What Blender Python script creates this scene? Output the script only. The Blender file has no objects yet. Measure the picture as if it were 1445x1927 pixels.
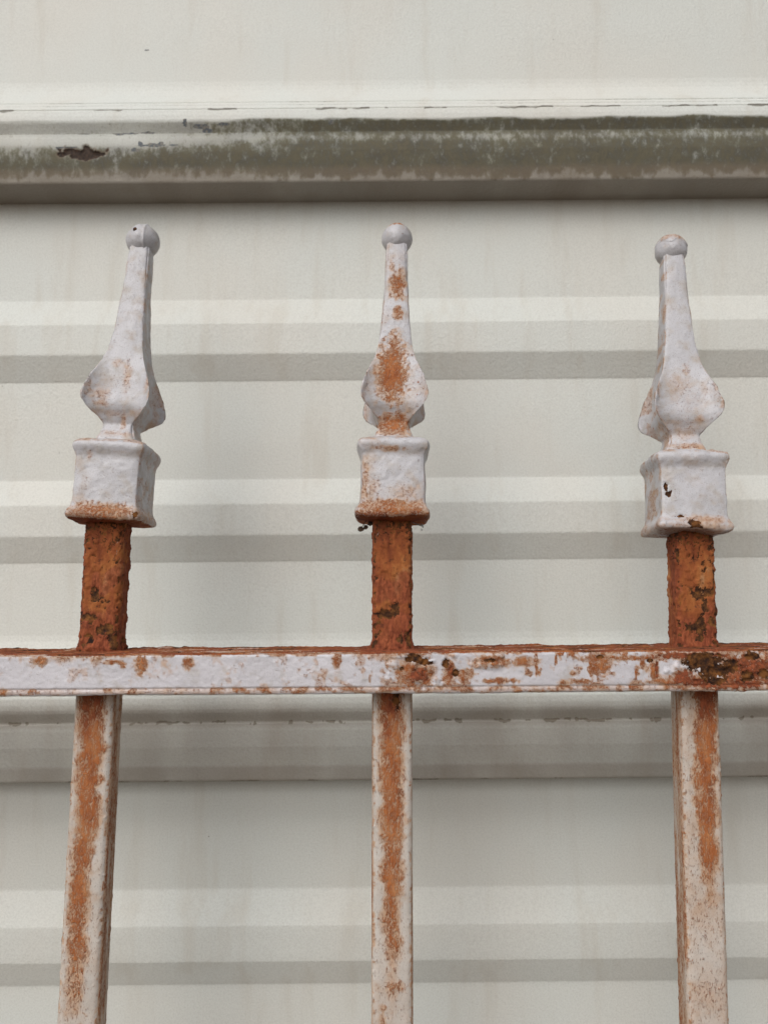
import bpy, math, random
import numpy as np
from mathutils import Vector, Matrix, Quaternion

scene = bpy.context.scene
COL = scene.collection
random.seed(7)

# ------------------------------------------------------------------ camera
FPX, PITCH, CAM_D = 1385.0, math.atan(137 / 1385.0), 0.305     # focal length in photo pixels, upward pitch, distance to the fence axis
cam_data = bpy.data.cameras.new('camera')
cam_data.sensor_fit = 'VERTICAL'
cam_data.sensor_height = 36.0
cam_data.lens = 36.0 * FPX / 1927.0
cam_data.clip_start = 0.01
cam_data.clip_end = 2000.0
cam_data.dof.use_dof = True                                     # phone lens, about 4 mm aperture
cam_data.dof.focus_distance = 0.292
cam_data.dof.aperture_fstop = 13.0
cam = bpy.data.objects.new('camera', cam_data)
cam.location = (0, -CAM_D, 0)
cam.rotation_euler = (math.pi / 2 + PITCH, 0, 0)
COL.objects.link(cam)
scene.camera = cam

# ------------------------------------------------------------------ sky and overcast sun
SUN_EL, SUN_AZ = math.radians(40), math.radians(206)            # azimuth clockwise from +Y: behind the camera
world = bpy.data.worlds.new('World')
scene.world = world
world.use_nodes = True
wn = world.node_tree.nodes
wl = world.node_tree.links
wn.clear()
sky = wn.new('ShaderNodeTexSky')
sky.sky_type = 'NISHITA'
sky.sun_disc = False
sky.sun_elevation = SUN_EL
sky.sun_rotation = SUN_AZ
sky.air_density = 1.0
sky.dust_density = 4.0
sky.ozone_density = 1.0
hsv = wn.new('ShaderNodeHueSaturation')                         # cloud cover takes most of the blue out
hsv.inputs['Saturation'].default_value = 0.32
bg = wn.new('ShaderNodeBackground')
bg.inputs['Strength'].default_value = 0.10
wo = wn.new('ShaderNodeOutputWorld')
wl.new(sky.outputs[0], hsv.inputs['Color'])
wl.new(hsv.outputs[0], bg.inputs['Color'])
wl.new(bg.outputs[0], wo.inputs['Surface'])

sun_data = bpy.data.lights.new('sun', 'SUN')
sun_data.energy = 0.60
sun_data.angle = math.radians(62)
sun_data.color = (1.0, 0.99, 0.97)
sun = bpy.data.objects.new('sun', sun_data)
sd = Vector((math.sin(SUN_AZ) * math.cos(SUN_EL), math.cos(SUN_AZ) * math.cos(SUN_EL), math.sin(SUN_EL)))
sun.rotation_euler = sd.to_track_quat('Z', 'Y').to_euler()
sun.location = sd * 3
COL.objects.link(sun)

vs = scene.view_settings
vs.view_transform = 'Standard'
vs.look = 'None'
vs.gamma = 1.0
vs.use_curve_mapping = False
vs.exposure = 0.64
scene.cycles.max_bounces = 6
scene.cycles.diffuse_bounces = 3
scene.cycles.glossy_bounces = 2

# ------------------------------------------------------------------ helpers
def P(x, y, Y):
    """photo pixel -> (X, Z) in millimetres on the vertical plane at depth Y (mm)"""
    a, b = (x - 722.5) / FPX, (963.5 - y) / FPX
    dy = math.cos(PITCH) - b * math.sin(PITCH)
    dz = math.sin(PITCH) + b * math.cos(PITCH)
    t = (Y + CAM_D * 1000) / dy
    return a * t, dz * t

def _hash(ix, iy, iz, seed):
    h = (ix.astype(np.uint32) * np.uint32(374761393) + iy.astype(np.uint32) * np.uint32(668265263)
         + iz.astype(np.uint32) * np.uint32(2147483647) + np.uint32((seed * 974711 + 12345) & 0xffffffff))
    h = (h ^ (h >> np.uint32(13))) * np.uint32(1274126177)
    h = (h ^ (h >> np.uint32(16))) * np.uint32(2246822519)
    h = h ^ (h >> np.uint32(15))
    return h.astype(np.float64) / 4294967295.0

def vnoise(p, seed=0):
    p = np.asarray(p, dtype=np.float64)
    i = np.floor(p).astype(np.int64)
    f = p - i
    w = f * f * f * (f * (f * 6 - 15) + 10)
    i = (i + 100000)
    out = 0
    for dx in (0, 1):
        wx = w[..., 0] if dx else 1 - w[..., 0]
        for dy in (0, 1):
            wy = w[..., 1] if dy else 1 - w[..., 1]
            for dz in (0, 1):
                wz = w[..., 2] if dz else 1 - w[..., 2]
                out = out + wx * wy * wz * _hash(i[..., 0] + dx, i[..., 1] + dy, i[..., 2] + dz, seed)
    return out

def fbm(p, seed=0, octaves=4, gain=0.5):
    p = np.asarray(p, dtype=np.float64)
    a, s, n = 1.0, 0.0, 0.0
    for k in range(octaves):
        s = s + a * vnoise(p * (2.03 ** k) + 17.3 * k, seed + k * 31)
        n += a
        a *= gain
    return s / n                                                # 0..1, mean 0.5

def sstep(a, b, x):
    t = np.clip((x - a) / (b - a), 0, 1)
    return t * t * (3 - 2 * t)

def blob(x, z, cx, cz, rx, rz, nz, rough=0.6, soft=0.25):
    """ragged patch: 1 inside, 0 outside; nz is a 0..1 noise field"""
    d = np.sqrt(((x - cx) / rx) ** 2 + ((z - cz) / rz) ** 2)
    return sstep(-soft, soft, 1 - d + (nz - 0.5) * 2 * rough)

def grid_normals(V, closed):
    if closed:
        du = np.roll(V, -1, 1) - np.roll(V, 1, 1)
    else:
        du = np.gradient(V, axis=1)
    dv = np.gradient(V, axis=0)
    n = np.cross(du, dv)
    return n / np.maximum(np.linalg.norm(n, axis=2, keepdims=True), 1e-9)

def grid_mesh(name, V, closed=True, cap_bottom=False, cap_top=False, mask=None):
    """V: rows x columns x 3 in millimetres -> mesh in metres"""
    nv, nu = V.shape[:2]
    verts = (V.reshape(-1, 3) / 1000.0).astype(np.float32)
    r = np.arange(nv - 1)[:, None]
    c = np.arange(nu if closed else nu - 1)[None, :]
    c1 = (c + 1) % nu
    quads = np.stack([r * nu + c, r * nu + c1, (r + 1) * nu + c1, (r + 1) * nu + c], -1).reshape(-1, 4)
    nq = len(quads)
    loops = [quads.ravel()]
    starts = [np.arange(nq) * 4]
    at = nq * 4
    if cap_bottom:
        loops.append(np.arange(nu)[::-1]); starts.append(np.array([at])); at += nu
    if cap_top:
        loops.append((nv - 1) * nu + np.arange(nu)); starts.append(np.array([at])); at += nu
    loops = np.concatenate(loops).astype(np.int32)
    starts = np.concatenate(starts).astype(np.int32)
    me = bpy.data.meshes.new(name)
    me.vertices.add(len(verts)); me.vertices.foreach_set('co', verts.ravel())
    me.loops.add(len(loops)); me.loops.foreach_set('vertex_index', loops)
    me.polygons.add(len(starts)); me.polygons.foreach_set('loop_start', starts)
    me.update(calc_edges=True)
    me.validate()
    me.polygons.foreach_set('use_smooth', np.ones(len(me.polygons), dtype=bool))
    if mask is not None:
        at = me.attributes.new('mask', 'FLOAT_COLOR', 'POINT')
        at.data.foreach_set('color', np.clip(mask, 0, 1).reshape(-1).astype(np.float32))
    return me

def link(name, me, mat, parent=None):
    o = bpy.data.objects.new(name, me)
    COL.objects.link(o)
    if me is not None and mat is not None:
        me.materials.append(mat)
    if parent is not None:
        o.parent = parent
    return o

def tag(o, label=None, cat=None, group=None, kind=None):
    if label: o['label'] = label
    if cat: o['category'] = cat
    if group: o['group'] = group
    if kind: o['kind'] = kind

# ------------------------------------------------------------------ node helper
class N:
    def __init__(s, name):
        s.m = bpy.data.materials.new(name)
        s.m.use_nodes = True
        s.t = s.m.node_tree
        s.t.nodes.clear()
        s.out = s.t.nodes.new('ShaderNodeOutputMaterial')
        s.bsdf = s.t.nodes.new('ShaderNodeBsdfPrincipled')
        s.t.links.new(s.bsdf.outputs[0], s.out.inputs[0])
    def set(s, sock, v):
        if isinstance(v, bpy.types.NodeSocket):
            s.t.links.new(v, sock)
        elif v is not None:
            if isinstance(v, (tuple, list)) and len(v) == 3 and sock.type == 'RGBA':
                v = (*v, 1)
            sock.default_value = v
    def coord(s):
        return s.t.nodes.new('ShaderNodeTexCoord').outputs['Object']
    def mapping(s, v, scale):
        n = s.t.nodes.new('ShaderNodeMapping')
        s.set(n.inputs['Vector'], v); n.inputs['Scale'].default_value = scale
        return n.outputs[0]
    def noise(s, v, scale, detail=4, rough=0.55, dist=0.0):
        n = s.t.nodes.new('ShaderNodeTexNoise')
        s.set(n.inputs['Vector'], v)
        n.inputs['Scale'].default_value = scale
        n.inputs['Detail'].default_value = detail
        n.inputs['Roughness'].default_value = rough
        n.inputs['Distortion'].default_value = dist
        return n.outputs['Fac']
    def voronoi(s, v, scale, feature='F1'):
        n = s.t.nodes.new('ShaderNodeTexVoronoi')
        n.feature = feature
        s.set(n.inputs['Vector'], v); n.inputs['Scale'].default_value = scale
        return n.outputs
    def math(s, op, a, b=None, c=None, clamp=False):
        n = s.t.nodes.new('ShaderNodeMath'); n.operation = op; n.use_clamp = clamp
        s.set(n.inputs[0], a); s.set(n.inputs[1], b)
        if c is not None: s.set(n.inputs[2], c)
        return n.outputs[0]
    def sstep(s, x, a, b, lo=0.0, hi=1.0):
        n = s.t.nodes.new('ShaderNodeMapRange'); n.interpolation_type = 'SMOOTHSTEP'
        s.set(n.inputs['Value'], x)
        n.inputs['From Min'].default_value = a; n.inputs['From Max'].default_value = b
        n.inputs['To Min'].default_value = lo; n.inputs['To Max'].default_value = hi
        return n.outputs[0]
    def mix(s, f, a, b, blend='MIX'):
        n = s.t.nodes.new('ShaderNodeMix'); n.data_type = 'RGBA'; n.blend_type = blend
        s.set(n.inputs[0], f); s.set(n.inputs[6], a); s.set(n.inputs[7], b)
        return n.outputs[2]
    def mixf(s, f, a, b):
        n = s.t.nodes.new('ShaderNodeMix'); n.data_type = 'FLOAT'
        s.set(n.inputs[0], f); s.set(n.inputs[2], a); s.set(n.inputs[3], b)
        return n.outputs[0]
    def attr(s, name):
        n = s.t.nodes.new('ShaderNodeAttribute'); n.attribute_name = name
        sep = s.t.nodes.new('ShaderNodeSeparateColor')
        s.t.links.new(n.outputs['Color'], sep.inputs[0])
        return sep.outputs[0], sep.outputs[1], sep.outputs[2], n.outputs['Alpha']
    def bump(s, h, strength, dist, normal=None):
        n = s.t.nodes.new('ShaderNodeBump')
        n.inputs['Strength'].default_value = strength
        n.inputs['Distance'].default_value = dist
        s.set(n.inputs['Height'], h)
        if normal is not None: s.set(n.inputs['Normal'], normal)
        return n.outputs[0]
    def ramp(s, f, stops):
        n = s.t.nodes.new('ShaderNodeValToRGB')
        cr = n.color_ramp
        while len(cr.elements) < len(stops): cr.elements.new(0.5)
        for e, (p_, c_) in zip(cr.elements, stops):
            e.position = p_; e.color = (*c_, 1)
        s.set(n.inputs[0], f)
        return n.outputs[0]

# ------------------------------------------------------------------ materials
def rusty_paint(name, tone, grime, run=1.0, bumpy=0.55, hue=(0.475, 0.460, 0.484)):
    """white enamel over rusting iron; mask R = orange stain, G = rust scale, B = bare dark metal, A = rust freckles"""
    n = N(name)
    co = n.coord()
    R, G, B, A = n.attr('mask')
    cs = n.mapping(co, (1, 1, run))
    n_f = n.noise(cs, 900, 5, 0.62)                             # about 1 mm
    n_ff = n.noise(cs, 2600, 3, 0.6)
    n_m = n.noise(co, 160, 4, 0.55)
    n_l = n.noise(co, 45, 3, 0.5)
    # paint: faintly lilac white, dirtier in patches
    paint = n.mix(n.sstep(n_l, 0.35, 0.7), tuple(tone * q for q in hue), tuple(tone * 0.88 * q for q in hue))
    paint = n.mix(n.sstep(n_m, 0.60 - 0.14 * grime, 0.72, 0, 0.30 + 0.35 * grime), paint, (0.33, 0.295, 0.255))
    paint = n.mix(n.sstep(n_ff, 0.55, 0.68, 0, 0.35 + 0.3 * grime), paint, (0.23, 0.205, 0.19))
    # thin rusty bleed tinting the paint
    tint = n.sstep(n.math('ADD', R, n.math('MULTIPLY', n.math('SUBTRACT', n_m, 0.5), 0.5)), 0.06, 0.62, 0, 0.85)
    col = n.mix(tint, paint, (0.42, 0.255, 0.15))
    # solid orange stain with a granular edge
    grain = n.math('ADD', n.math('MULTIPLY', n.math('SUBTRACT', n_f, 0.5), 1.6), n.math('MULTIPLY', n.math('SUBTRACT', n_ff, 0.5), 1.7))
    s = n.sstep(n.math('ADD', R, grain), 0.36, 0.98, 0, 0.95)
    orange = n.ramp(n.noise(n.mapping(co, (190, 190, 90)), 1.0, 5, 0.7), [(0.34, (0.19, 0.048, 0.012)), (0.47, (0.285, 0.082, 0.021)), (0.56, (0.34, 0.115, 0.034)), (0.66, (0.39, 0.165, 0.065))])
    col = n.mix(s, col, orange)
    # freckles
    vo = n.voronoi(co, 380)
    fr = n.math('LESS_THAN', vo['Distance'], n.math('MULTIPLY', n.math('SUBTRACT', vo['Color'], n.math('SUBTRACT', 0.95, n.math('MULTIPLY', A, 0.35))), 0.95))
    frk = n.math('MULTIPLY', fr, n.sstep(A, 0.02, 0.1))
    col = n.mix(n.math('MULTIPLY', frk, 0.85), col, (0.22, 0.075, 0.03))
    # scale rust
    g = n.sstep(n.math('ADD', G, n.math('MULTIPLY', grain, 0.45)), 0.38, 0.66)
    n_g = n.noise(cs, 95, 6, 0.62, 0.3)
    scale = n.ramp(n_g, [(0.32, (0.075, 0.018, 0.009)), (0.42, (0.17, 0.044, 0.015)), (0.50, (0.235, 0.067, 0.020)), (0.59, (0.30, 0.105, 0.030)), (0.69, (0.39, 0.21, 0.10))])
    pit = n.sstep(n.noise(co, 420, 4, 0.7), 0.56, 0.70, 0, 0.8)
    scale = n.mix(pit, scale, (0.060, 0.020, 0.011))
    scale = n.mix(n.sstep(R, 0.25, 0.85, 0, 0.75), scale, n.mix(n.sstep(n_f, 0.4, 0.62), (0.13, 0.030, 0.014), (0.27, 0.072, 0.032)))
    col = n.mix(g, col, scale)
    # bare, dark, flaked-off metal
    b = n.sstep(n.math('ADD', B, n.math('MULTIPLY', grain, 0.60)), 0.42, 0.62)
    bare = n.ramp(n.noise(co, 330, 5, 0.65), [(0.36, (0.014, 0.006, 0.004)), (0.48, (0.058, 0.022, 0.007)), (0.62, (0.17, 0.065, 0.016))])
    col = n.mix(b, col, bare)
    n.set(n.bsdf.inputs['Base Color'], col)
    rust = n.math('MAXIMUM', n.math('MAXIMUM', s, g), b)
    n.set(n.bsdf.inputs['Roughness'], n.mixf(rust, n.sstep(n_m, 0.3, 0.7, 0.36, 0.52), 0.88))
    n.set(n.bsdf.inputs['Specular IOR Level'], n.mixf(rust, 0.45, 0.25))
    # relief
    h1 = n.math('ADD', n.math('MULTIPLY', n.noise(co, 560, 3, 0.5), 0.6), n.math('MULTIPLY', n_ff, 0.25))
    nb = n.bump(h1, bumpy, 0.0005)
    h2 = n.math('MULTIPLY', n.math('ADD', n_f, n.math('MULTIPLY', n_ff, 0.5)), rust)
    nb = n.bump(h2, 0.7, 0.0006, nb)
    n.set(n.bsdf.inputs['Normal'], nb)
    return n.m

def siding_paint():
    """embossed off-white sheet metal; mask R = mildew, G = rust hole (low values: brown film of dirt and painted shade), B = chipped flecks, A = dirt in the seams"""
    n = N('weathered_siding_paint')
    co = n.coord()
    R, G, B, A = n.attr('mask')
    str_ = n.noise(n.mapping(co, (70, 70, 9)), 1.0, 4, 0.6)      # rain streaks
    cloud = n.noise(n.mapping(co, (14, 14, 10)), 1.0, 3, 0.5)
    fine = n.noise(co, 1300, 3, 0.7)
    base = n.mix(n.sstep(cloud, 0.35, 0.68), (0.538, 0.552, 0.520), (0.545, 0.540, 0.498))
    base = n.mix(n.sstep(str_, 0.50, 0.72, 0, 0.42), base, (0.45, 0.42, 0.36))
    base = n.mix(n.sstep(fine, 0.40, 0.66, 0, 0.36), base, (0.36, 0.355, 0.33))
    # tiny dark specks
    vo = n.voronoi(co, 60)
    sp = n.math('LESS_THAN', vo['Distance'], n.math('MULTIPLY', n.math('SUBTRACT', vo['Color'], 0.70), 0.11))
    base = n.mix(n.math('MULTIPLY', sp, 0.6), base, (0.10, 0.09, 0.07))
    # seams
    a = n.sstep(n.math('ADD', A, n.math('MULTIPLY', n.math('SUBTRACT', n.noise(n.mapping(co, (420, 420, 420)), 1, 4, 0.6), 0.5), 0.9)), 0.35, 0.60)
    col = n.mix(n.math('MULTIPLY', a, 0.85), base, (0.13, 0.12, 0.095))
    # mildew: soft film plus blotchy dark growth with ragged streaks
    rag = n.noise(n.mapping(co, (330, 330, 190)), 1.0, 6, 0.75)
    film = n.sstep(n.math('ADD', R, n.math('MULTIPLY', n.math('MULTIPLY', n.math('SUBTRACT', rag, 0.5), R), 1.8)), 0.02, 0.92, 0, 0.90)
    film = n.math('MAXIMUM', film, n.sstep(R, 0.0, 0.6, 0, 0.55))
    big = n.noise(n.mapping(co, (60, 60, 110)), 1.0, 4, 0.6)
    col = n.mix(film, col, n.mix(n.sstep(n.math('ADD', n.math('MULTIPLY', big, 0.6), n.math('MULTIPLY', rag, 0.4)), 0.38, 0.62), (0.050, 0.050, 0.033), (0.125, 0.122, 0.074)))
    gro = n.sstep(n.math('ADD', R, n.math('MULTIPLY', n.math('SUBTRACT', rag, 0.5), 2.6)), 0.45, 1.20, 0, 0.9)
    col = n.mix(gro, col, n.mix(n.sstep(rag, 0.4, 0.6), (0.035, 0.031, 0.022), (0.085, 0.075, 0.046)))
    col = n.mix(n.sstep(G, 0.0, 0.27, 0, 0.68), col, (0.150, 0.116, 0.083))      # smooth brown film: lip dirt plus painted shade under lip and rail
    # chips showing bluish metal, rust hole
    n3 = n.noise(co, 650, 4, 0.6)
    b = n.sstep(n.math('ADD', B, n.math('MULTIPLY', n.math('SUBTRACT', n3, 0.5), 0.9)), 0.45, 0.60)
    col = n.mix(b, col, n.mix(n.sstep(n3, 0.45, 0.6), (0.075, 0.085, 0.095), (0.15, 0.14, 0.12)))
    g = n.sstep(n.math('ADD', G, n.math('MULTIPLY', n.math('SUBTRACT', n3, 0.5), 0.6)), 0.42, 0.58)
    col = n.mix(g, col, n.ramp(n3, [(0.35, (0.018, 0.012, 0.009)), (0.60, (0.050, 0.030, 0.020)), (0.75, (0.11, 0.055, 0.03))]))
    n.set(n.bsdf.inputs['Base Color'], col)
    n.set(n.bsdf.inputs['Roughness'], n.mixf(n.math('MAXIMUM', film, g), 0.58, 0.85))
    n.set(n.bsdf.inputs['Specular IOR Level'], 0.35)
    emb = n.noise(n.mapping(co, (760, 760, 620)), 1.0, 1.5, 0.6)
    nb = n.bump(emb, 0.45, 0.0005)
    n.set(n.bsdf.inputs['Normal'], nb)
    return n.m

def plain(name, col, rough=0.9, scale=40.0, var=0.35):
    n = N(name)
    co = n.coord()
    f = n.noise(co, scale, 5, 0.6)
    n.set(n.bsdf.inputs['Base Color'], n.mix(n.sstep(f, 0.3, 0.7), tuple(c * (1 - var) for c in col), tuple(min(1, c * (1 + var)) for c in col)))
    n.set(n.bsdf.inputs['Roughness'], rough)
    n.set(n.bsdf.inputs['Normal'], n.bump(n.noise(co, scale * 6, 4, 0.6), 0.4, 0.1 / scale))
    return n.m

M_FENCE = rusty_paint('rusty_white_paint', 1.06, 0.4)
M_FINIAL = rusty_paint('grimy_white_casting_paint', 0.93, 1.0, 1.0, 0.42, (0.470, 0.462, 0.482))
M_PICKET = rusty_paint('streaked_rusty_paint', 1.0, 0.8, 0.36, 0.5, (0.485, 0.450, 0.412))
M_WALL = siding_paint()
M_GROUND = plain('packed_gravelly_soil', (0.105, 0.072, 0.045), 0.95, 9.0)
M_DEBRIS = plain('dead_leaf_crumb', (0.055, 0.035, 0.022), 0.9, 900.0)
M_WEB = plain('dusty_cobweb', (0.20, 0.21, 0.20), 0.9, 900.0)

# ------------------------------------------------------------------ ground
GROUND_Z = -1000.0
me = bpy.data.meshes.new('ground')
S = 400.0
me.from_pydata([(-S, -S, GROUND_Z / 1000), (S, -S, GROUND_Z / 1000), (S, S, GROUND_Z / 1000), (-S, S, GROUND_Z / 1000)], [], [(0, 1, 2, 3)])
ground = link('ground', me, M_GROUND)
tag(ground, kind='structure')

# ------------------------------------------------------------------ siding wall
YW = 80.0                     # flat of the siding, mm behind the fence axis
EXPOSE = 304.8                # twelve-inch panels
LIP0 = 209.0                  # bottom edge of the lip that runs above the finials
PROFILE = [                   # (height above the lip's bottom edge, distance proud of the flat), mm
    (0.2, -0.8), (0.9, 8.0), (1.6, 17.2), (2.0, 17.6), (2.8, 17.9), (7.4, 18.6), (8.4, 18.7), (13, 19.2), (18.5, 19.6), (21.5, 19.4), (26, 19.0), (28.9, 18.4),
    (29.4, 17.2), (30.0, 17.2), (32.5, 18.1), (34.6, 18.9), (36.2, 19.2), (38.5, 19.1), (41.4, 18.6), (42.2, 18.1), (42.6, 16.9), (43.6, 17.2),
    (46.6, 14.9), (47.0, 14.0), (47.6, 14.2), (50.0, 12.4), (50.4, 11.5), (51.0, 11.7), (54, 9.2), (58, 5.9), (62, 3.0), (65, 1.3), (68, 0.4), (71, 0),
    (107.9, 0), (108.6, 0.1), (109.3, 0.5), (121.2, 5.6), (121.9, 5.9), (122.6, 6.0), (137.7, 6.0), (138.4, 5.9), (139.1, 5.6), (150.8, 0.5), (151.6, 0.1), (152.4, 0),
    (204.2, 0), (204.9, 0.1), (205.6, 0.5), (217.2, 5.6), (217.9, 5.9), (218.6, 6.0), (234.2, 6.0), (234.9, 5.9), (235.6, 5.6), (248.8, 0.5), (249.6, 0.1), (250.4, 0),
    (296.5, 0), (308.5, 0)]

def resample(prof, step):
    z = np.array([q[0] for q in prof]); o = np.array([q[1] for q in prof])
    s = np.concatenate([[0], np.cumsum(np.hypot(np.diff(z), np.diff(o)))])
    n = max(int(s[-1] / step), len(prof))
    t = np.unique(np.concatenate([np.linspace(0, s[-1], n), s]))
    return np.interp(t, s, z), np.interp(t, s, o)

wall = bpy.data.objects.new('siding_wall', None)
COL.objects.link(wall)
wall.location = (0, YW / 1000, GROUND_Z / 1000)
tag(wall, 'off-white ribbed metal siding wall with a mildewed lip, behind the spiked fence', 'wall')
WALL_TILT = -0.0085
CW, SW = math.cos(WALL_TILT), math.sin(WALL_TILT)

def wall_xz(px, py, o=0.0):
    """photo pixel -> panel coordinates (x, z) on the tilted wall, mm"""
    X, Z = P(px, py, YW - o)
    return X * CW - Z * SW, X * SW + Z * CW

def siding_panel(k, fine):
    zb = LIP0 - EXPOSE * k
    step = 0.8 if fine else 6.0
    zz, oo = resample([(z + (13.5 if k == 0 and 100 < z < 260 else 0.0), o) for z, o in PROFILE], step)
    if zb + zz[0] < GROUND_Z + 5:
        keep = zb + zz > GROUND_Z
        zz, oo = zz[keep], oo[keep]
    if fine:
        xs = np.concatenate([np.arange(-1500, -330, 90), np.arange(-330, 330.1, 0.9), np.arange(420, 1501, 90)])
    else:
        xs = np.arange(-1500, 1501, 60.0)
    X, Zr = np.meshgrid(xs, zz)
    _, O = np.meshgrid(xs, oo)
    Z = Zr + zb
    mask = np.zeros(X.shape + (4,))
    if fine:
        p = np.stack([X, Z, np.zeros_like(X)], -1)
        # sheet metal is never dead flat
        O = O + (fbm(p * np.array([0.009, 0.02, 1]), 50 + k, 3) - 0.5) * 0.9 * sstep(70, 100, Zr)
        Zj = Zr + (fbm(p * np.array([0.012, 0, 1]), 70 + k, 3) - 0.5) * 1.6
        n1 = fbm(p * np.array([0.30, 0.12, 1]), 3 + k, 4)
        n2 = fbm(p * np.array([0.06, 0.03, 1]), 9 + k, 3)
        n3 = fbm(p * 0.35, 21 + k, 4)
        right = sstep(-135, -30, X)
        if k == 0:
            # mildew: a band under the upper bead, an olive ridge, then blotchy growth with a ragged hem above the bottom rim
            hem = 3.6 + (n2 - 0.5) * 7 + (n1 - 0.5) * 9 - 1.0 * right
            grow = 0.45 * sstep(hem - 4.0, hem + 4.0, Zj) + 0.55 * sstep(hem - 1.0, hem + 9.0, Zj)
            grow = grow * (0.72 + 0.28 * (1 - sstep(10, 20, Zj)))
            grow = grow * (1 - sstep(34.6, 37.0, Zj + (n2 - 0.5) * 3))
            ridge = np.exp(-((Zj - 25.8) / 2.6) ** 2)
            m = np.clip(grow * (1 - 0.30 * ridge) * (1.0 + 0.35 * right + (n2 - 0.5) * 0.5), 0, 1)
            m = m * (1 - 0.50 * (1 - right) * sstep(19, 23, Zj))
            m = np.maximum(m, (0.40 + 0.3 * (n2 - 0.5)) * (1 - 0.35 * sstep(9, 20, Zj)) * (1 - sstep(28, 31, Zj)))
            mask[..., 0] = m * sstep(1.5, 2.1, Zr)
        else:
            dirt_shade = (1 - 0.30 * sstep(8, 10, Zr) * (1 - sstep(26, 29.5, Zr))) * (1 - sstep(31, 46, Zr)) * (0.85 + 0.5 * (n2 - 0.5))
            mask[..., 1] = 0.25 * dirt_shade * (1 if k == 1 else 0)  # lip dirt plus shade of rail and underside painted into the colour
            mask[..., 0] = 0.10 * (1 - sstep(30, 38, Zr)) * sstep(0.0, 0.5, Zr) if k == 1 else 0
        def px_blob(px, py, rx, ry, rough=0.7, soft=0.25, o=18.0):
            cx, cz = wall_xz(px, py, o)
            return blob(X, Z, cx, cz, rx * 0.262, ry * 0.262, n3, rough, soft)
        if k == 0:
            G = px_blob(160, 293, 38, 15, 0.9)
            G = np.maximum(G, px_blob(135, 289, 18, 9, 0.9))
            mask[..., 1] = np.maximum(G, 0.25 * (1 - 0.75 * sstep(6, 12, Zj)) * (1 - sstep(33, 37, Zj)) * (0.9 + 0.5 * (n2 - 0.5)))  # low level: rim dirt plus shade painted onto the lip's underside
            O = O - G * 1.1 + 0.5 * sstep(0.02, 0.3, G) * (1 - sstep(0.3, 0.8, G))
            B = 0
            for q in [(238, 252, 22, 4), (282, 249, 16, 3.5), (375, 239, 22, 4), (418, 235, 16, 4), (390, 245, 10, 3), (350, 232, 4, 5),
                      (155, 252, 16, 2.2), (288, 276, 34, 3.5), (255, 285, 12, 6), (330, 275, 12, 3), (265, 271, 5, 4), (305, 272, 6, 4),
                      (225, 283, 4, 5), (623, 230, 5, 4), (145, 281, 50, 1.6), (258, 49, 4.5, 2.5)]:
                B = np.maximum(B, px_blob(*q, rough=0.9))
            mask[..., 2] = B
            seam_n = fbm(p * np.array([0.07, 0.0, 1]), 40, 5, 0.6)
            Zs = Zr + (fbm(p * np.array([0.16, 0.3, 1]), 46, 4) - 0.5) * 2.6
            seam = np.exp(-((Zs - 42.6) / 1.0) ** 2) * sstep(0.50, 0.60, seam_n + 0.10 * sstep(-10, 60, X))
            fine_l = (np.exp(-((Zr - 47.0) / 0.45) ** 2) + np.exp(-((Zr - 50.4) / 0.45) ** 2)) * sstep(0.42, 0.6, fbm(p * np.array([0.03, 0, 1]), 44, 3)) * 0.7
            low = np.exp(-((Zr - 29.5) / 0.5) ** 2) * sstep(-60, -100, X) * 0.9
            mask[..., 3] = np.clip(seam * 0.95 + fine_l + low, 0, 1)
        else:
            seam_n = fbm(p * np.array([0.30, 0.0, 1]), 60 + k, 5, 0.65)
            Zs = Zr + (fbm(p * np.array([0.25, 0.4, 1]), 47 + k, 4) - 0.5) * 2.4
            ln = np.exp(-((Zs - 29.6) / 0.7) ** 2) * sstep(0.46, 0.62, seam_n) * 0.95
            bt = np.exp(-((Zr - 2.0) / 0.7) ** 2) * sstep(0.42, 0.62, fbm(p * np.array([0.06, 0, 1]), 66 + k, 3)) * 0.6
            mask[..., 3] = np.clip(ln + bt, 0, 1)
    Xw = X * CW + Z * SW
    Zw = -X * SW + Z * CW
    V = np.stack([Xw, -O, Zw - GROUND_Z], -1)
    return grid_mesh('siding_panel', V, closed=False, mask=mask)

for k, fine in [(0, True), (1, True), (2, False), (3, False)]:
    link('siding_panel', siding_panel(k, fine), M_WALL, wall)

# ------------------------------------------------------------------ the fence
fence = bpy.data.objects.new('iron_fence', None)
COL.objects.link(fence)
fence.location = (0, 0, GROUND_Z / 1000)
tag(fence, 'rusting white iron fence with three spear-topped pickets through one flat rail', 'fence')
FZ = -GROUND_Z                                                # fence coordinates sit on the ground

def rounded_square(a, b, r, n_side, n_corner):
    """closed outline (counter-clockwise from the front-left corner), half sizes a, b; returns points and outward normals"""
    pts, nor = [], []
    cs = [(-a + r, -b + r, math.pi), (a - r, -b + r, 1.5 * math.pi), (a - r, b - r, 0.0), (-a + r, b - r, 0.5 * math.pi)]
    for i, (cx, cy, a0) in enumerate(cs):
        for j in range(n_corner + 1):
            t = a0 + (math.pi / 2) * j / n_corner
            pts.append((cx + r * math.cos(t), cy + r * math.sin(t))); nor.append((math.cos(t), math.sin(t)))
        nx, ny, a1 = cs[(i + 1) % 4]
        ex, ey = cx + r * math.cos(a0 + math.pi / 2), cy + r * math.sin(a0 + math.pi / 2)
        fx, fy = nx + r * math.cos(a1), ny + r * math.sin(a1)
        m = n_side[i]
        for j in range(1, m):
            pts.append((ex + (fx - ex) * j / m, ey + (fy - ey) * j / m)); nor.append((math.cos(a0 + math.pi / 2), math.sin(a0 + math.pi / 2)))
    return np.array(pts), np.array(nor)

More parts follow.
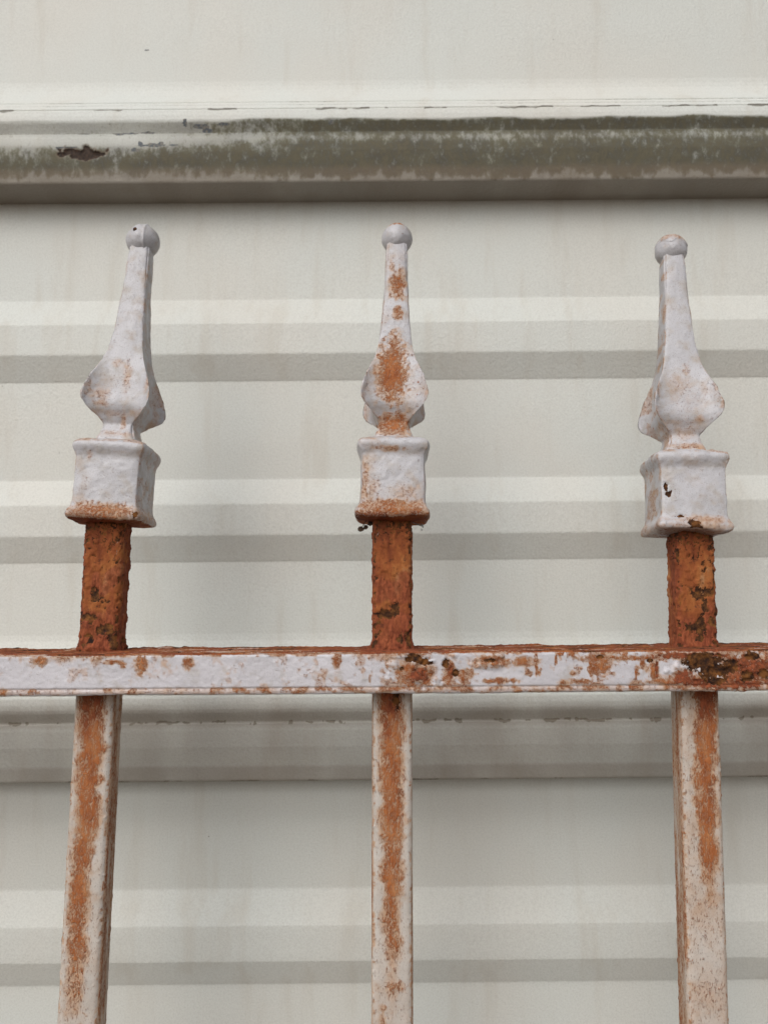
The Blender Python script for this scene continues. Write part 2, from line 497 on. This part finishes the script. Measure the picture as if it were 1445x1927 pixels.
# ---- rail
RAIL_Y, RAIL_Z, RAIL_B, RAIL_H = -6.0, -33.4, 15.0, 7.7
RAIL_TILT = -0.0072
def make_rail():
    xs = np.concatenate([np.arange(-900, -190, 40), np.arange(-190, 190.1, 0.42), np.arange(230, 901, 40)])
    # outline in (y, z): a = depth, b = height;   order: bottom, back, top, front
    pts, nor = rounded_square(RAIL_B, RAIL_H, 1.3, [40, 8, 60, 36], 6)
    X, Yp = np.meshgrid(xs, pts[:, 0], indexing='ij')
    _, Zp = np.meshgrid(xs, pts[:, 1], indexing='ij')
    _, Ny = np.meshgrid(xs, nor[:, 0], indexing='ij')
    _, Nz = np.meshgrid(xs, nor[:, 1], indexing='ij')
    p = np.stack([X, Yp, Zp], -1)
    front = sstep(0.5, 0.9, -Ny); top = sstep(0.3, 0.9, Nz); bot = sstep(0.3, 0.9, -Nz)
    v = RAIL_H - Zp                                            # depth below the top edge, on the front face
    n1 = fbm(p * 0.22, 101, 4); n2 = fbm(p * 0.06, 103, 3); n3 = fbm(p * 0.55, 105, 4)
    ns = fbm(p * np.array([0.05, 0.9, 0.9]), 107, 4)           # long splinters
    amp = 0.35 + 0.65 * sstep(-60, 70, X)
    # drips from the rusty top edge
    dn = fbm(np.stack([X * 0.24, X * 0, Zp * 0.11], -1), 109, 5, 0.65)
    R = 0.85 * amp * sstep(0.0, 0.16, dn - 0.515 - v * 0.016 + 0.03 * amp) * front
    R = np.maximum(R, front * (0.35 + amp) * 0.50 * sstep(0.55, 0.75, n1))
    R = np.maximum(R, 0.22 * front * sstep(0.50, 0.66, n2) * amp)
    R = np.maximum(R, 0.55 * bot * sstep(0.40, 0.62, n1))
    R = np.maximum(R, front * sstep(1.9, 0.6, v) * sstep(0.45, 0.62, n1) * 0.7)
    ct, st = math.cos(RAIL_TILT), math.sin(RAIL_TILT)
    n4 = fbm(p * 1.1, 113, 4, 0.6)
    def pb(px, py, rx, ry, rough=0.7, soft=0.25):
        x_, z_ = P(px, py, RAIL_Y - RAIL_B)
        lx = x_ * ct - (z_ - RAIL_Z) * st; lz = x_ * st + (z_ - RAIL_Z) * ct
        return blob(X, Zp, lx, lz, rx * 0.205, ry * 0.205, 0.45 * n3 + 0.55 * n4, rough, soft) * sstep(-0.2, 0.4, -Ny)
    for q in [(265, 1250, 12, 18), (355, 1248, 9, 12), (215, 1246, 18, 5), (75, 1244, 14, 9), (232, 1250, 6, 6), (632, 1244, 8, 12), (770, 1266, 26, 26), (800, 1272, 18, 22),
              (845, 1268, 12, 26), (870, 1275, 8, 12), (925, 1244, 34, 11), (985, 1246, 24, 9), (1130, 1250, 20, 24), (1125, 1238, 34, 8), (1228, 1262, 5, 26), (1262, 1284, 50, 5),
              (1300, 1280, 60, 12), (1375, 1284, 70, 12), (1425, 1262, 30, 24), (1240, 1282, 14, 7), (1090, 1282, 18, 5), (1060, 1284, 10, 4), (940, 1281, 30, 5), (1200, 1238, 60, 4)]:
        R = np.maximum(R, 0.92 * pb(*q, rough=1.2, soft=0.9))
    B = 0
    for q in [(778, 1240, 17, 8), (800, 1246, 14, 6), (838, 1248, 6, 9), (857, 1267, 6, 6), (922, 1243, 9, 4), (1325, 1246, 36, 17), (1340, 1262, 32, 20), (1372, 1254, 18, 12),
              (1345, 1282, 14, 8), (1415, 1234, 13, 8), (1405, 1274, 13, 9), (755, 1259, 4, 3), (1222, 1243, 6, 4), (1130, 1236, 7, 4), (1440, 1268, 14, 10)]:
        B = np.maximum(B, pb(*q, rough=1.1, soft=0.15))
    G = 0.85 * top * sstep(0.34, 0.55, ns)
    R = np.maximum(R, top * (0.45 + 0.3 * sstep(0.42, 0.6, n1)))
    R = np.maximum(R, front * sstep(11.9, 13.2, v) * (0.34 + 0.4 * sstep(0.5, 0.66, n1)))
    for q in [(1300, 1234, 90, 7), (1400, 1262, 60, 34), (1285, 1276, 24, 16), (1365, 1286, 70, 12), (790, 1270, 20, 16), (1310, 1284, 46, 9), (1400, 1285, 50, 10), (1235, 1258, 4, 20), (1430, 1255, 20, 18), (850, 1262, 8, 14)]:
        gq = pb(*q, rough=1.0, soft=0.5)
        G = np.maximum(G, 0.68 * gq); R = np.maximum(R, 0.9 * gq)
    back_edge = top * sstep(11.5, 14, Yp)
    B = np.maximum(B, back_edge * sstep(0.50, 0.62, fbm(p * np.array([0.12, 0.4, 0.4]), 111, 4)))
    B = np.maximum(B, top * 0.75 * sstep(0.62, 0.70, ns))
    # weld rust where the pickets pass
    for cx in (-114, 3, 125):
        w = top * sstep(17, 9, np.abs(X - cx) + (n3 - 0.5) * 8)
        G = np.maximum(G, w); R = np.maximum(R, 0.8 * w)
        R = np.maximum(R, 0.55 * front * sstep(5, -1, v + (n1 - 0.5) * 12) * sstep(20, 10, np.abs(X - cx)))
    A = front * (0.14 + 0.30 * amp * sstep(0.42, 0.62, n2)) + bot * 0.3
    A = A + front * 0.25 * sstep(9, 13, v)
    # relief: paint film stands proud of the chips, blisters round them, splintered top, wavy bottom edge
    near = np.zeros_like(X)
    for q in [(800, 1258, 70, 30), (1360, 1262, 110, 34), (1240, 1240, 50, 12), (925, 1243, 40, 14)]:
        near = np.maximum(near, pb(*q, rough=0.3, soft=0.6))
    D = (fbm(p * 0.30, 121, 3) - 0.5) * 0.40 + (fbm(p * 0.9, 123, 2) - 0.5) * 0.20
    D = D + near * (sstep(0.50, 0.70, fbm(p * 0.45, 125, 3)) * 1.0) - np.clip(B, 0, 1) * front * 0.75
    D = D + top * ((ns - 0.5) * 1.5 + back_edge * (fbm(p * np.array([0.25, 0.2, 0.2]), 127, 4) - 0.42) * 1.8)
    D = D + bot * (fbm(p * np.array([0.03, 0.2, 0.2]), 129, 3) - 0.5) * 0.6
    D = D - front * 0.55 * np.exp(-((v - 13.0) / 0.32) ** 2)        # fold line along the lower edge
    dense = (np.abs(X) < 189)
    D = np.where(dense, D, 0)
    Yq = Yp + Ny * D; Zq = Zp + Nz * D
    V = np.stack([X, Yq, Zq], -1)
    mask = np.stack([R, G, np.broadcast_to(B, X.shape), A], -1)
    return grid_mesh('top_rail', V, True, True, True, mask)
rail = link('top_rail', make_rail(), M_FENCE, fence)
rail.location = (0, RAIL_Y / 1000, (RAIL_Z + FZ) / 1000)
rail.rotation_euler = (0, RAIL_TILT, 0)

# ---- pickets
PK, PKY = 8.0, 5.8            # half width, half depth
def make_picket(idx, ztop):
    """local origin on the axis at eye height z = 0 of the photo; runs down to the ground"""
    zs = np.concatenate([[GROUND_Z, -700, -500, -350, -260], np.arange(-215, ztop + 0.01, 0.42)])
    pts, nor = rounded_square(PK, PKY, 2.6, [34, 26, 12, 26], 9)
    Z, Xp = np.meshgrid(zs, pts[:, 0], indexing='ij')
    _, Yp = np.meshgrid(zs, pts[:, 1], indexing='ij')
    _, Nx = np.meshgrid(zs, nor[:, 0], indexing='ij')
    _, Ny = np.meshgrid(zs, nor[:, 1], indexing='ij')
    p = np.stack([Xp, Yp, Z], -1)
    sd_ = 200 + idx * 40
    n1 = fbm(p * 0.25, sd_, 4); n2 = fbm(p * 0.07, sd_ + 3, 3); n3 = fbm(p * 0.6, sd_ + 5, 4); n4 = fbm(p * 0.95, sd_ + 6, 4, 0.6)
    nst = fbm(p * np.array([0.5, 0.5, 0.045]), sd_ + 7, 4)       # streaks running down
    front = sstep(0.4, 0.9, -Ny); side = sstep(0.5, 0.95, np.abs(Nx))
    corner = 1 - np.maximum(sstep(0.8, 1.0, np.abs(Nx)), sstep(0.8, 1.0, np.abs(Ny)))
    zr = RAIL_Z
    up = sstep(zr - 2, zr + 2, Z)
    s = (zr - RAIL_H) - Z                                       # distance below the rail, mm
    wander = (fbm(np.stack([Z * 0.035, Z * 0, Z * 0], -1), sd_ + 11, 3) - 0.5) * 5
    c0, w0, fade0, fade1, pale = [(-0.5, 4.9, 70, 150, 0.25), (-0.4, 4.5, 82, 118, 0.14), (2.2, 4.4, 58, 92, 0.22)][idx]
    width = w0 * (1 - 0.28 * sstep(10, 80, s)) + (n1 - 0.5) * 6.5
    core = sstep(4.4, -3.4, np.abs(Xp - c0 - wander * (0.7 if idx != 0 else 1.0) * sstep(0, 40, s)) - width) * front
    inten = 0.92 - 0.75 * sstep(fade0, fade1, s) + (n2 - 0.5) * 0.75 * sstep(30, 90, s)
    R = core * np.clip(inten, 0, 1) * (1 - up)
    frag = (0.35 if idx == 2 else 0.85) * sstep(0.50, 0.72, n1) * sstep(9, 2, np.abs(Xp - c0)) * front * sstep(40, 110, s)
    R = np.maximum(R, 0.7 * frag * (1 - up))
    R = np.maximum(R, pale * front * sstep(6.5, 3.5, np.abs(Xp - c0)) * sstep(30, 90, s))
    R = np.maximum(R, 0.55 * corner * sstep(0.52, 0.66, n3) * (1 - up))
    sidecol = 0.34 + 0.9 * (nst - 0.48)
    R = np.maximum(R, np.clip(sidecol * 1.15 + 0.12, 0.28, 0.70) * side * (1 - up))
    G = (1 - up) * sstep(34, -4, s + (n1 - 0.5) * 34) * (0.25 + 0.55 * core)
    G = np.maximum(G, 0.45 * (1 - up) * side * sstep(0.58, 0.72, nst))
    # above the rail: all scale, with scraps of paint left near the edges
    scrap = sstep(0.60, 0.72, fbm(p * np.array([0.35, 0.35, 0.14]), sd_ + 13, 4)) * sstep(2.5, 6.0, np.abs(Xp)) * sstep(zr + 30, zr + 42, Z) * front
    G = np.maximum(G, up * (1 - 0.30 * scrap))
    R = np.maximum(R, (1 - up) * front * ((0.17, 0.13, 0.24)[idx] + 0.35 * (n2 - 0.4)))
    R = np.maximum(R, up * 0.95 * sstep(zr + RAIL_H + 24, zr + RAIL_H + 4, Z + (n1 - 0.5) * 22))
    R = np.maximum(R, up * 0.8 * sstep(0.56, 0.66, n2)); R = np.maximum(R, up * 0.7 * sstep(4.5, 7.5, np.abs(Xp)) * sstep(0.42, 0.56, n1))
    # dark pits and scabs
    pitn = fbm(p * 0.33, sd_ + 17, 4)
    B = up * sstep(0.63, 0.70, 0.7 * pitn + 0.3 * n4)
    B = np.maximum(B, up * sstep(0.54, 0.66, pitn + 0.05) * sstep(zr + 24, zr + 8, Z) * 0.9 * sstep(0.5, 0.6, n1))
    B = np.maximum(B, up * corner * sstep(0.50, 0.62, n3) * 0.8)
    crack = np.abs(fbm(p * 0.40, sd_ + 19, 3) - 0.5)
    B = np.maximum(B, up * sstep(0.030, 0.012, crack) * sstep(ztop - 17, ztop - 11, Z + (n1 - 0.5) * 8))
    B = np.maximum(B, up * 0.75 * sstep(0.42, 0.58, n4) * sstep(ztop - 12, ztop - 4, Z + (n1 - 0.5) * 6))
    if idx == 1:
        for cx, cz, rx, rz in [(-2.0, -11.5, 4.5, 2.0), (1.2, -10.2, 2.0, 2.6), (6.8, -22, 1.6, 3.6), (1.6, -44.5, 1.5, 4.0)]:
            B = np.maximum(B, blob(Xp, Z, cx, cz, rx, rz, n4, 1.2) * front)
    if idx == 0:
        for cx, cz, rx, rz in [(3.5, -18, 4.5, 2.2), (6.5, -21.5, 2.5, 3.0), (-3.5, -13, 3.5, 1.6), (-2, -4, 1.8, 2.6)]:
            B = np.maximum(B, blob(Xp, Z, cx, cz, rx, rz, n4, 1.2) * front)
    if idx == 2:
        for cx, cz, rx, rz in [(1.0, -17, 1.8, 5.0), (0.2, -3.5, 2.2, 3.2), (-2.6, -17, 2.0, 1.8), (5.6, -14.5, 1.8, 1.8), (2.6, -9.0, 1.6, 1.6), (4.6, -3, 3.2, 1.6)]:
            B = np.maximum(B, blob(Xp, Z, cx, cz, rx, rz, n4, 1.2) * front)
    A = (1 - up) * (0.08 + 0.35 * sstep(0.45, 0.62, n2) + 0.3 * corner) * (0.4 if idx == 2 else 1)
    # relief
    D = (fbm(p * 0.5, sd_ + 23, 3) - 0.5) * 0.18 * (1 - up)
    D = D + (1 - up) * corner * sstep(0.62, 0.72, fbm(p * 0.5, sd_ + 29, 3)) * 0.3
    lump = sstep(0.50, 0.70, fbm(p * 0.30, sd_ + 31, 4))
    D = D + up * (lump * 0.65 * (0.7 + 0.3 * corner) + (fbm(p * 0.9, sd_ + 37, 3) - 0.5) * 0.35 - np.clip(B, 0, 1) * 0.35)
    D = D + up * corner * (fbm(p * 0.8, sd_ + 41, 3) - 0.42) * 0.9
    D = D + up * sstep(zr + RAIL_H + 4.5, zr + RAIL_H - 0.5, Z) * (0.5 + 2.2 * np.clip(n3 - 0.35, 0, 1))
    D = np.where(Z < -214, 0, D)
    V = np.stack([Xp + Nx * D, Yp + Ny * D, Z], -1)
    mask = np.stack([R, G, B, A], -1)
    return grid_mesh('picket', V, True, True, True, mask)

# axis x at z = -100 mm and at z = +20 mm; bottom of the finial
PICKETS = [(-115.5, -113.5, 25.0), (3.2, 3.3, 26.0), (124.3, 125.8, 20.5)]
for i, (xa, xb, zt) in enumerate(PICKETS):
    lean = math.atan((xb - xa) / 120.0)
    o = link('picket', make_picket(i, zt + 3.0), M_PICKET, fence)
    o.location = ((xa + (xb - xa) * 100 / 120) / 1000, -0.0022, FZ / 1000)
    o.rotation_euler = (0, lean, 0)

# ---- finials
SPEAR = [(31.0, 8.0), (33.0, 8.0), (34.6, 7.2), (36.2, 6.2), (38.0, 5.7), (40.6, 5.6), (42.5, 6.1), (43.9, 7.6), (45.7, 9.5), (47.6, 11.9), (49.6, 13.4), (51.6, 14.0), (54.0, 13.8), (56.8, 13.1), (60.5, 12.0),
         (64.1, 10.5), (69.0, 8.6), (74.1, 7.3), (81.3, 6.1), (89.5, 5.5), (97.6, 5.0), (106.2, 4.4), (113.9, 4.05), (118.0, 3.9), (123.0, 3.6)]
COLLAR = [(-0.2, 8.5), (0.0, 13.0), (0.5, 13.8), (1.4, 14.3), (2.4, 14.4), (3.4, 14.1), (4.4, 13.4), (5.4, 12.9), (6.8, 12.65), (9.0, 12.55), (24.0, 12.45), (25.4, 12.6), (26.6, 13.1), (27.6, 13.6),
          (28.6, 13.95), (29.6, 14.0), (30.6, 13.75), (31.4, 13.1), (32.2, 11.8), (32.9, 9.8), (33.3, 7.5)]

def square_ring(a, conc, rnd, n):
    t = np.linspace(0, 4, 4 * n, endpoint=False)
    k = np.floor(t).astype(int); s = (t - k) * 2 - 1
    x = s * a; y = -a * (1 - conc * (1 - np.abs(s) ** 3.2))
    f = 1 - rnd * (0.62 * np.abs(s) ** 6 + 0.38 * np.abs(s) ** 2)
    x, y = x * f, y * f
    k0 = a / max(np.abs(x).max(), 1e-6)                         # keep the outline's half width at a
    x, y = x * k0, y * k0
    ang = k * math.pi / 2
    return np.stack([x * np.cos(ang) - y * np.sin(ang), x * np.sin(ang) + y * np.cos(ang)], -1)

def smooth_profile(prof, step):
    h = np.array([q[0] for q in prof]); a = np.array([q[1] for q in prof])
    hh = np.arange(h[0], h[-1] + 1e-6, step)
    aa = np.interp(hh, h, a)
    ker = np.hanning(7); ker /= ker.sum()
    pad = np.pad(aa, 3, mode='edge')
    return hh, np.convolve(pad, ker, mode='valid')

def loft(hh, aa, conc, rnd, n):
    rows = []
    for h, a, c, r in zip(hh, aa, conc, rnd):
        q = square_ring(a, c, r, n)
        rows.append(np.concatenate([q, np.full((len(q), 1), h)], 1))
    return np.array(rows)

STAINS = [   # per finial, on the front face: (x, height, rx, rh, strength), mm
    [(-7.5, 52, 4.0, 2.4, .55), (-2.0, 66, 2.5, 1.6, .45), (2.5, 60, 1.6, 9, .50), (0, 44, 5, 1.2, .45), (2.5, 41, 1.2, 4, .6), (-6, 48, 3, 1.3, .55), (0, 3.5, 14, 2.6, .80), (0, 1.0, 14, 2.2, .75), (-7, 26, 1, 2, .5), (0, 36, 9, 1.3, .45)],
    [(-1.2, 61, 4.8, 11.0, 1.1), (-0.5, 74, 2.8, 5, .75), (1.0, 88, 1.7, 3.2, .85), (0.6, 102, 3.0, 5.5, .85), (-2.0, 110, 1.2, 3.5, .5), (-0.5, 51, 3.2, 5.0, .55), (0, 39.5, 6.2, 3.6, .95), (0, 35.5, 8, 1.4, .60), (0, 4.8, 13, 2.2, .80), (0, 2.5, 14, 2.6, .85), (-8.5, 11, 3.5, 4, .40), (6, 9, 5, 4, .42), (-11.2, 14, 1.4, 9, .6), (-2, 27.2, 5, 1.0, .6)],
    [(-2, 60, 5, 6, .33), (1.5, 68, 2, 3, .40), (0, 53, 8, 6, .27), (0, 41, 6, 4, .42), (2, 35, 9, 1.7, .62), (5, 46, 2, 1.4, .5), (9, 58, 3, 4, .3), (3, 4.2, 10, 1.8, .48), (0, 1.5, 14, 2.0, .42), (0, 60, 10, 20, .16)],
]
SIDES = [0.30, 0.22, 0.36]        # how rusty the flanks of each finial are
CHIPS = [   # bare patches on the front face
    [(13.2, 2.4, 1.4, 1.6)],
    [(-9, 4.0, .1, .1)],
    [(-10.6, 16.5, 1.0, 2.4), (-9.9, 14.6, 1.3, 1.3), (-0.8, 2.3, 2.2, 1.7), (0.6, 1.2, 1.3, 1.2), (-6.2, 5.6, 1.6, 0.6)],
]

def finial_mask(V, nor, idx, seed):
    p = V
    X, Y, H = V[..., 0], V[..., 1], V[..., 2]
    n1 = fbm(p * 0.25, seed, 4); n3 = fbm(p * 0.7, seed + 5, 4); n2 = fbm(p * 0.09, seed + 7, 3)
    front = sstep(0.1, 0.6, -nor[..., 1])
    side = sstep(0.45, 0.8, np.abs(nor[..., 0]))
    R = (0.02, 0.10, 0.04)[idx] + 0.10 * sstep(0.45, 0.62, n2) + (0.08, 0.14, 0.04)[idx] * sstep(20, 4, H)
    for x, h, rx, rh, st in STAINS[idx]:
        if idx != 1 and h > 8: st = st * 0.78
        R = np.maximum(R, st * blob(X, H, x, h, rx * 1.15, rh * 1.1, n3, 0.7, 1.0) * np.maximum(front, (0.9 if h < 6 or 34 < h < 42 else 0)))
    R = np.maximum(R, side * SIDES[idx] * sstep(0.38, 0.60, n1) * 1.1)
    R = np.maximum(R, side * SIDES[idx] * 0.9 * sstep(8, 0, H))
    R = np.maximum(R, sstep(0.55, 0.9, nor[..., 2]) * 0.34 * sstep(0.38, 0.6, n1) * sstep(36, 30, H))
    G = sstep(-0.5, -0.9, nor[..., 2]) * sstep(1.0, 0.2, H) * (0.8 if idx < 2 else 0.45)
    if idx == 1:
        G = np.maximum(G, 0.60 * sstep(3.2, 1.2, H + (n3 - 0.5) * 3) * sstep(0.40, 0.55, n1 + 0.1))
    B = np.zeros_like(X)
    for x, h, rx, rh in CHIPS[idx]:
        B = np.maximum(B, blob(X, H, x, h, rx, rh, n3, 0.9, 0.15) * front)
    A = 0.10 + 0.40 * sstep(0.48, 0.64, n2) + (0.18 if idx == 1 else 0.0)
    return np.stack([R, G, B, A], -1), n1, n3

def make_finial(idx, base, ball_px):
    seed = 600 + 50 * idx
    # spear
    hh, aa = smooth_profile([(h - (1.6 if 42 < h < 75 else 0), a) for h, a in SPEAR], 0.45)
    bulge = np.exp(-((hh - 53) / 13.0) ** 2)
    conc = 0.03 + 0.34 * bulge
    rnd = 0.085 + 0.22 * np.exp(-((hh - 38) / 4.0) ** 2) + 0.04 * sstep(70, 95, hh) + 0.12 * sstep(98, 116, hh)
    V = loft(hh, aa, conc, rnd, 44)
    nor = grid_normals(V, True)
    mask, n1, n3 = finial_mask(V, nor, idx, seed)
    edge = 1 - np.maximum(sstep(0.75, 0.97, np.abs(nor[..., 0])), sstep(0.75, 0.97, np.abs(nor[..., 1])))
    mask[..., 0] = np.maximum(mask[..., 0], edge * 0.38 * sstep(0.34, 0.6, n1)); mask[..., 3] += edge * 0.25
    D = (fbm(V * 0.16, seed + 11, 3) - 0.5) * 0.6 + (fbm(V * 0.8, seed + 13, 3) - 0.5) * 0.18 + edge * (n3 - 0.45) * 0.5
    V2 = V + nor * D[..., None]
    spear = link('finial', grid_mesh('finial', V2, True, True, True, mask), M_FINIAL, fence)
    # collar
    hh, aa = smooth_profile(COLLAR, 0.32)
    aa[0] = 8.0
    rnd = 0.075 + 0.03 * sstep(26, 33, hh)
    V = loft(hh, aa, np.full(len(hh), 0.015), rnd, 60)
    nor = grid_normals(V, True)
    mask, n1, n3 = finial_mask(V, nor, idx, seed + 1)
    D = (fbm(V * 0.14, seed + 21, 3) - 0.5) * 0.9 + (fbm(V * 0.7, seed + 23, 3) - 0.5) * 0.20
    edge = 1 - np.maximum(sstep(0.75, 0.97, np.abs(nor[..., 0])), sstep(0.75, 0.97, np.abs(nor[..., 1])))
    mask[..., 0] = np.maximum(mask[..., 0], edge * 0.38 * sstep(0.34, 0.6, n1)); mask[..., 3] += edge * 0.25
    D = D + edge * (fbm(V * 0.6, seed + 25, 3) - 0.45) * 0.7 - mask[..., 2] * 0.35
    V2 = V + nor * D[..., None]
    V2[..., 2] += sstep(6, 0, V[..., 2]) * (fbm(V[..., :] * np.array([0.10, 0.10, 0]), seed + 27, 2) - 0.5) * 2.2
    co_ = link('collar', grid_mesh('collar', V2, True, True, True, mask), M_FINIAL, spear)
    co_.rotation_euler = (math.radians(2.5), 0, 0)              # the cap sits straighter than its spear
    # ball
    th = np.linspace(math.pi - 0.35, 0.02, 64); ph = np.linspace(0, 2 * math.pi, 128, endpoint=False)
    T, F = np.meshgrid(th, ph, indexing='ij')
    nor = np.stack([np.sin(T) * np.cos(F), np.sin(T) * np.sin(F), np.cos(T)], -1)
    r = (7.2, 6.9, 6.9)[idx]
    V = nor * r
    sx = [2.0, 99, 99][idx]
    D = (fbm(V * 0.22, seed + 31, 3) - 0.5) * 0.7 + (fbm(V * 0.9, seed + 33, 3) - 0.5) * 0.2
    if idx == 0:       # casting seam running over the ball
        D = D + np.exp(-((V[..., 0] - 2.0) / 0.5) ** 2) * 0.45 + sstep(1.8, 2.4, V[..., 0]) * 0.25
    if idx == 2:       # sagged edge of thick paint
        e = V[..., 2] - 1.6 - 0.9 * np.sin(V[..., 0] * 0.9)
        D = D + sstep(-0.35, 0.1, e) * 0.32
    V = V * np.array([1, 1, 0.97]) + nor * D[..., None]
    n3 = fbm(V * 0.7, seed + 35, 4); n1 = fbm(V * 0.3, seed + 37, 4)
    R = 0.12 * sstep(0.5, 0.6, n1)
    if idx == 1:
        R = np.maximum(R, 0.72 * sstep(2.2, 5.0, V[..., 2] + (n3 - 0.5) * 5) * sstep(0.42, 0.55, n1 + 0.05))
    if idx == 2:
        R = np.maximum(R, 0.42 * sstep(1.0, 4.0, V[..., 2] + (n3 - 0.5) * 5))
    B = np.zeros_like(R)
    if idx == 0:
        B = blob(V[..., 0], V[..., 2], -1.8, 2.0, 0.9, 1.0, n3, 0.8, 0.2) * sstep(0, 0.3, -nor[..., 1])
    mask = np.stack([R, R * 0, B, R * 0 + 0.18], -1)
    ball = link('ball_tip', grid_mesh('ball_tip', V, True, True, True, mask), M_FINIAL, spear)
    ball.location = (0, 0, 0.1262)
    return spear

FINIALS = [   # base x, base z, lean to the right, lean back, turn (degrees)
    (-113.0, 25.0, 1.9, 6.0, 2.5),
    (3.4, 26.0, 1.1, 6.0, -0.5),
    (124.9, 20.5, 1.9, 6.0, -5.0),
]
for i, (bx, bz, lr, lb, turn) in enumerate(FINIALS):
    o = make_finial(i, None, None)
    o['label'] = ('white spear finial leaning right, with a seam over its ball', 'white spear finial with an orange rust stain down its front', 'white spear finial with black chips on its square collar')[i]
    o.location = (bx / 1000, 0, (bz + FZ) / 1000)
    o.scale = (1, 1, 1.03)
    o.rotation_euler = (Matrix.Rotation(math.radians(lr), 3, 'Y') @ Matrix.Rotation(math.radians(-lb), 3, 'X') @ Matrix.Rotation(math.radians(turn), 3, 'Z')).to_euler()

# ------------------------------------------------------------------ scraps caught under the middle finial
def tube(path, rad, n=6):
    rows = []
    path = [Vector(q) for q in path]
    for i, c in enumerate(path):
        d = (path[min(i + 1, len(path) - 1)] - path[max(i - 1, 0)]).normalized()
        a = d.orthogonal().normalized(); b = d.cross(a)
        r = rad * (1.0 if 0 < i < len(path) - 1 else 0.5)
        rows.append([c + (a * math.cos(2 * math.pi * k / n) + b * math.sin(2 * math.pi * k / n)) * r for k in range(n)])
    return np.array([[list(v) for v in row] for row in rows])

def scrap(name, label, cat, loc, flakes, strands):
    vs_, fs_ = [], []
    rng = random.Random(len(name))
    for (cx, cy, cz, s) in flakes:                              # crumpled, slightly thick flake
        base = len(vs_)
        m = 9
        for lay in (0, 1):
            for k in range(m):
                a = 2 * math.pi * k / m
                r = s * rng.uniform(0.55, 1.1)
                vs_.append((cx + r * math.cos(a), cy + 0.35 * s * math.sin(2 * a) + lay * 0.35, cz + 0.8 * r * math.sin(a)))
        fs_.append(tuple(base + k for k in range(m))[::-1]); fs_.append(tuple(base + m + k for k in range(m)))
        for k in range(m):
            fs_.append((base + k, base + (k + 1) % m, base + m + (k + 1) % m, base + m + k))
    for path, rad in strands:
        V = tube(path, rad)
        base = len(vs_)
        nv, nu = V.shape[:2]
        vs_ += [tuple(q) for q in V.reshape(-1, 3)]
        for r in range(nv - 1):
            for c in range(nu):
                fs_.append((base + r * nu + c, base + r * nu + (c + 1) % nu, base + (r + 1) * nu + (c + 1) % nu, base + (r + 1) * nu + c))
    me = bpy.data.meshes.new(name)
    me.from_pydata([(x / 1000, y / 1000, z / 1000) for x, y, z in vs_], [], fs_)
    me.update()
    o = link(name, me, M_DEBRIS if flakes else M_WEB)
    o.location = tuple(q / 1000 for q in loc)
    tag(o, label, cat)
    return o

scrap('leaf_scrap', 'dark crumb of dead leaf caught in web under the middle finial, left side', 'leaf', (-5.9, -3.5, 26.2),
      [(-3.4, -1.0, -3.6, 1.5), (-1.6, 0.2, -2.6, 1.2), (0.2, 0.5, -1.2, 1.4)],
      [([(-3.2, -1, -3), (-2.2, -0.6, -1.2), (-1.2, 0, 0.4)], 0.22), ([(-1.5, 0, -2.4), (-0.4, 0.5, -1.2), (0.6, 1, 0.2)], 0.2), ([(-4.4, -1, -2.4), (-3.6, -1, -3.4), (-2.6, 0, -3.0)], 0.15)])
scrap('cobweb_scrap', 'wisp of grey cobweb hanging under the middle finial, right side', 'cobweb', (11.2, -3.0, 26.0),
      [], [([(-0.6, 0.5, 0.9), (1.0, 0, -0.6), (2.4, -0.2, -1.2), (4.0, -0.4, -1.9), (5.0, -0.4, -2.2)], 0.2), ([(4.2, -0.4, -0.9), (4.6, -0.4, -1.8), (4.9, -0.3, -2.7)], 0.3),
           ([(4.0, -0.4, -2.9), (4.4, -0.2, -3.6), (4.2, -0.2, -4.0)], 0.16), ([(2.4, -0.2, -1.2), (3.2, 0, -1.0), (4.4, -0.3, -1.2)], 0.14)])
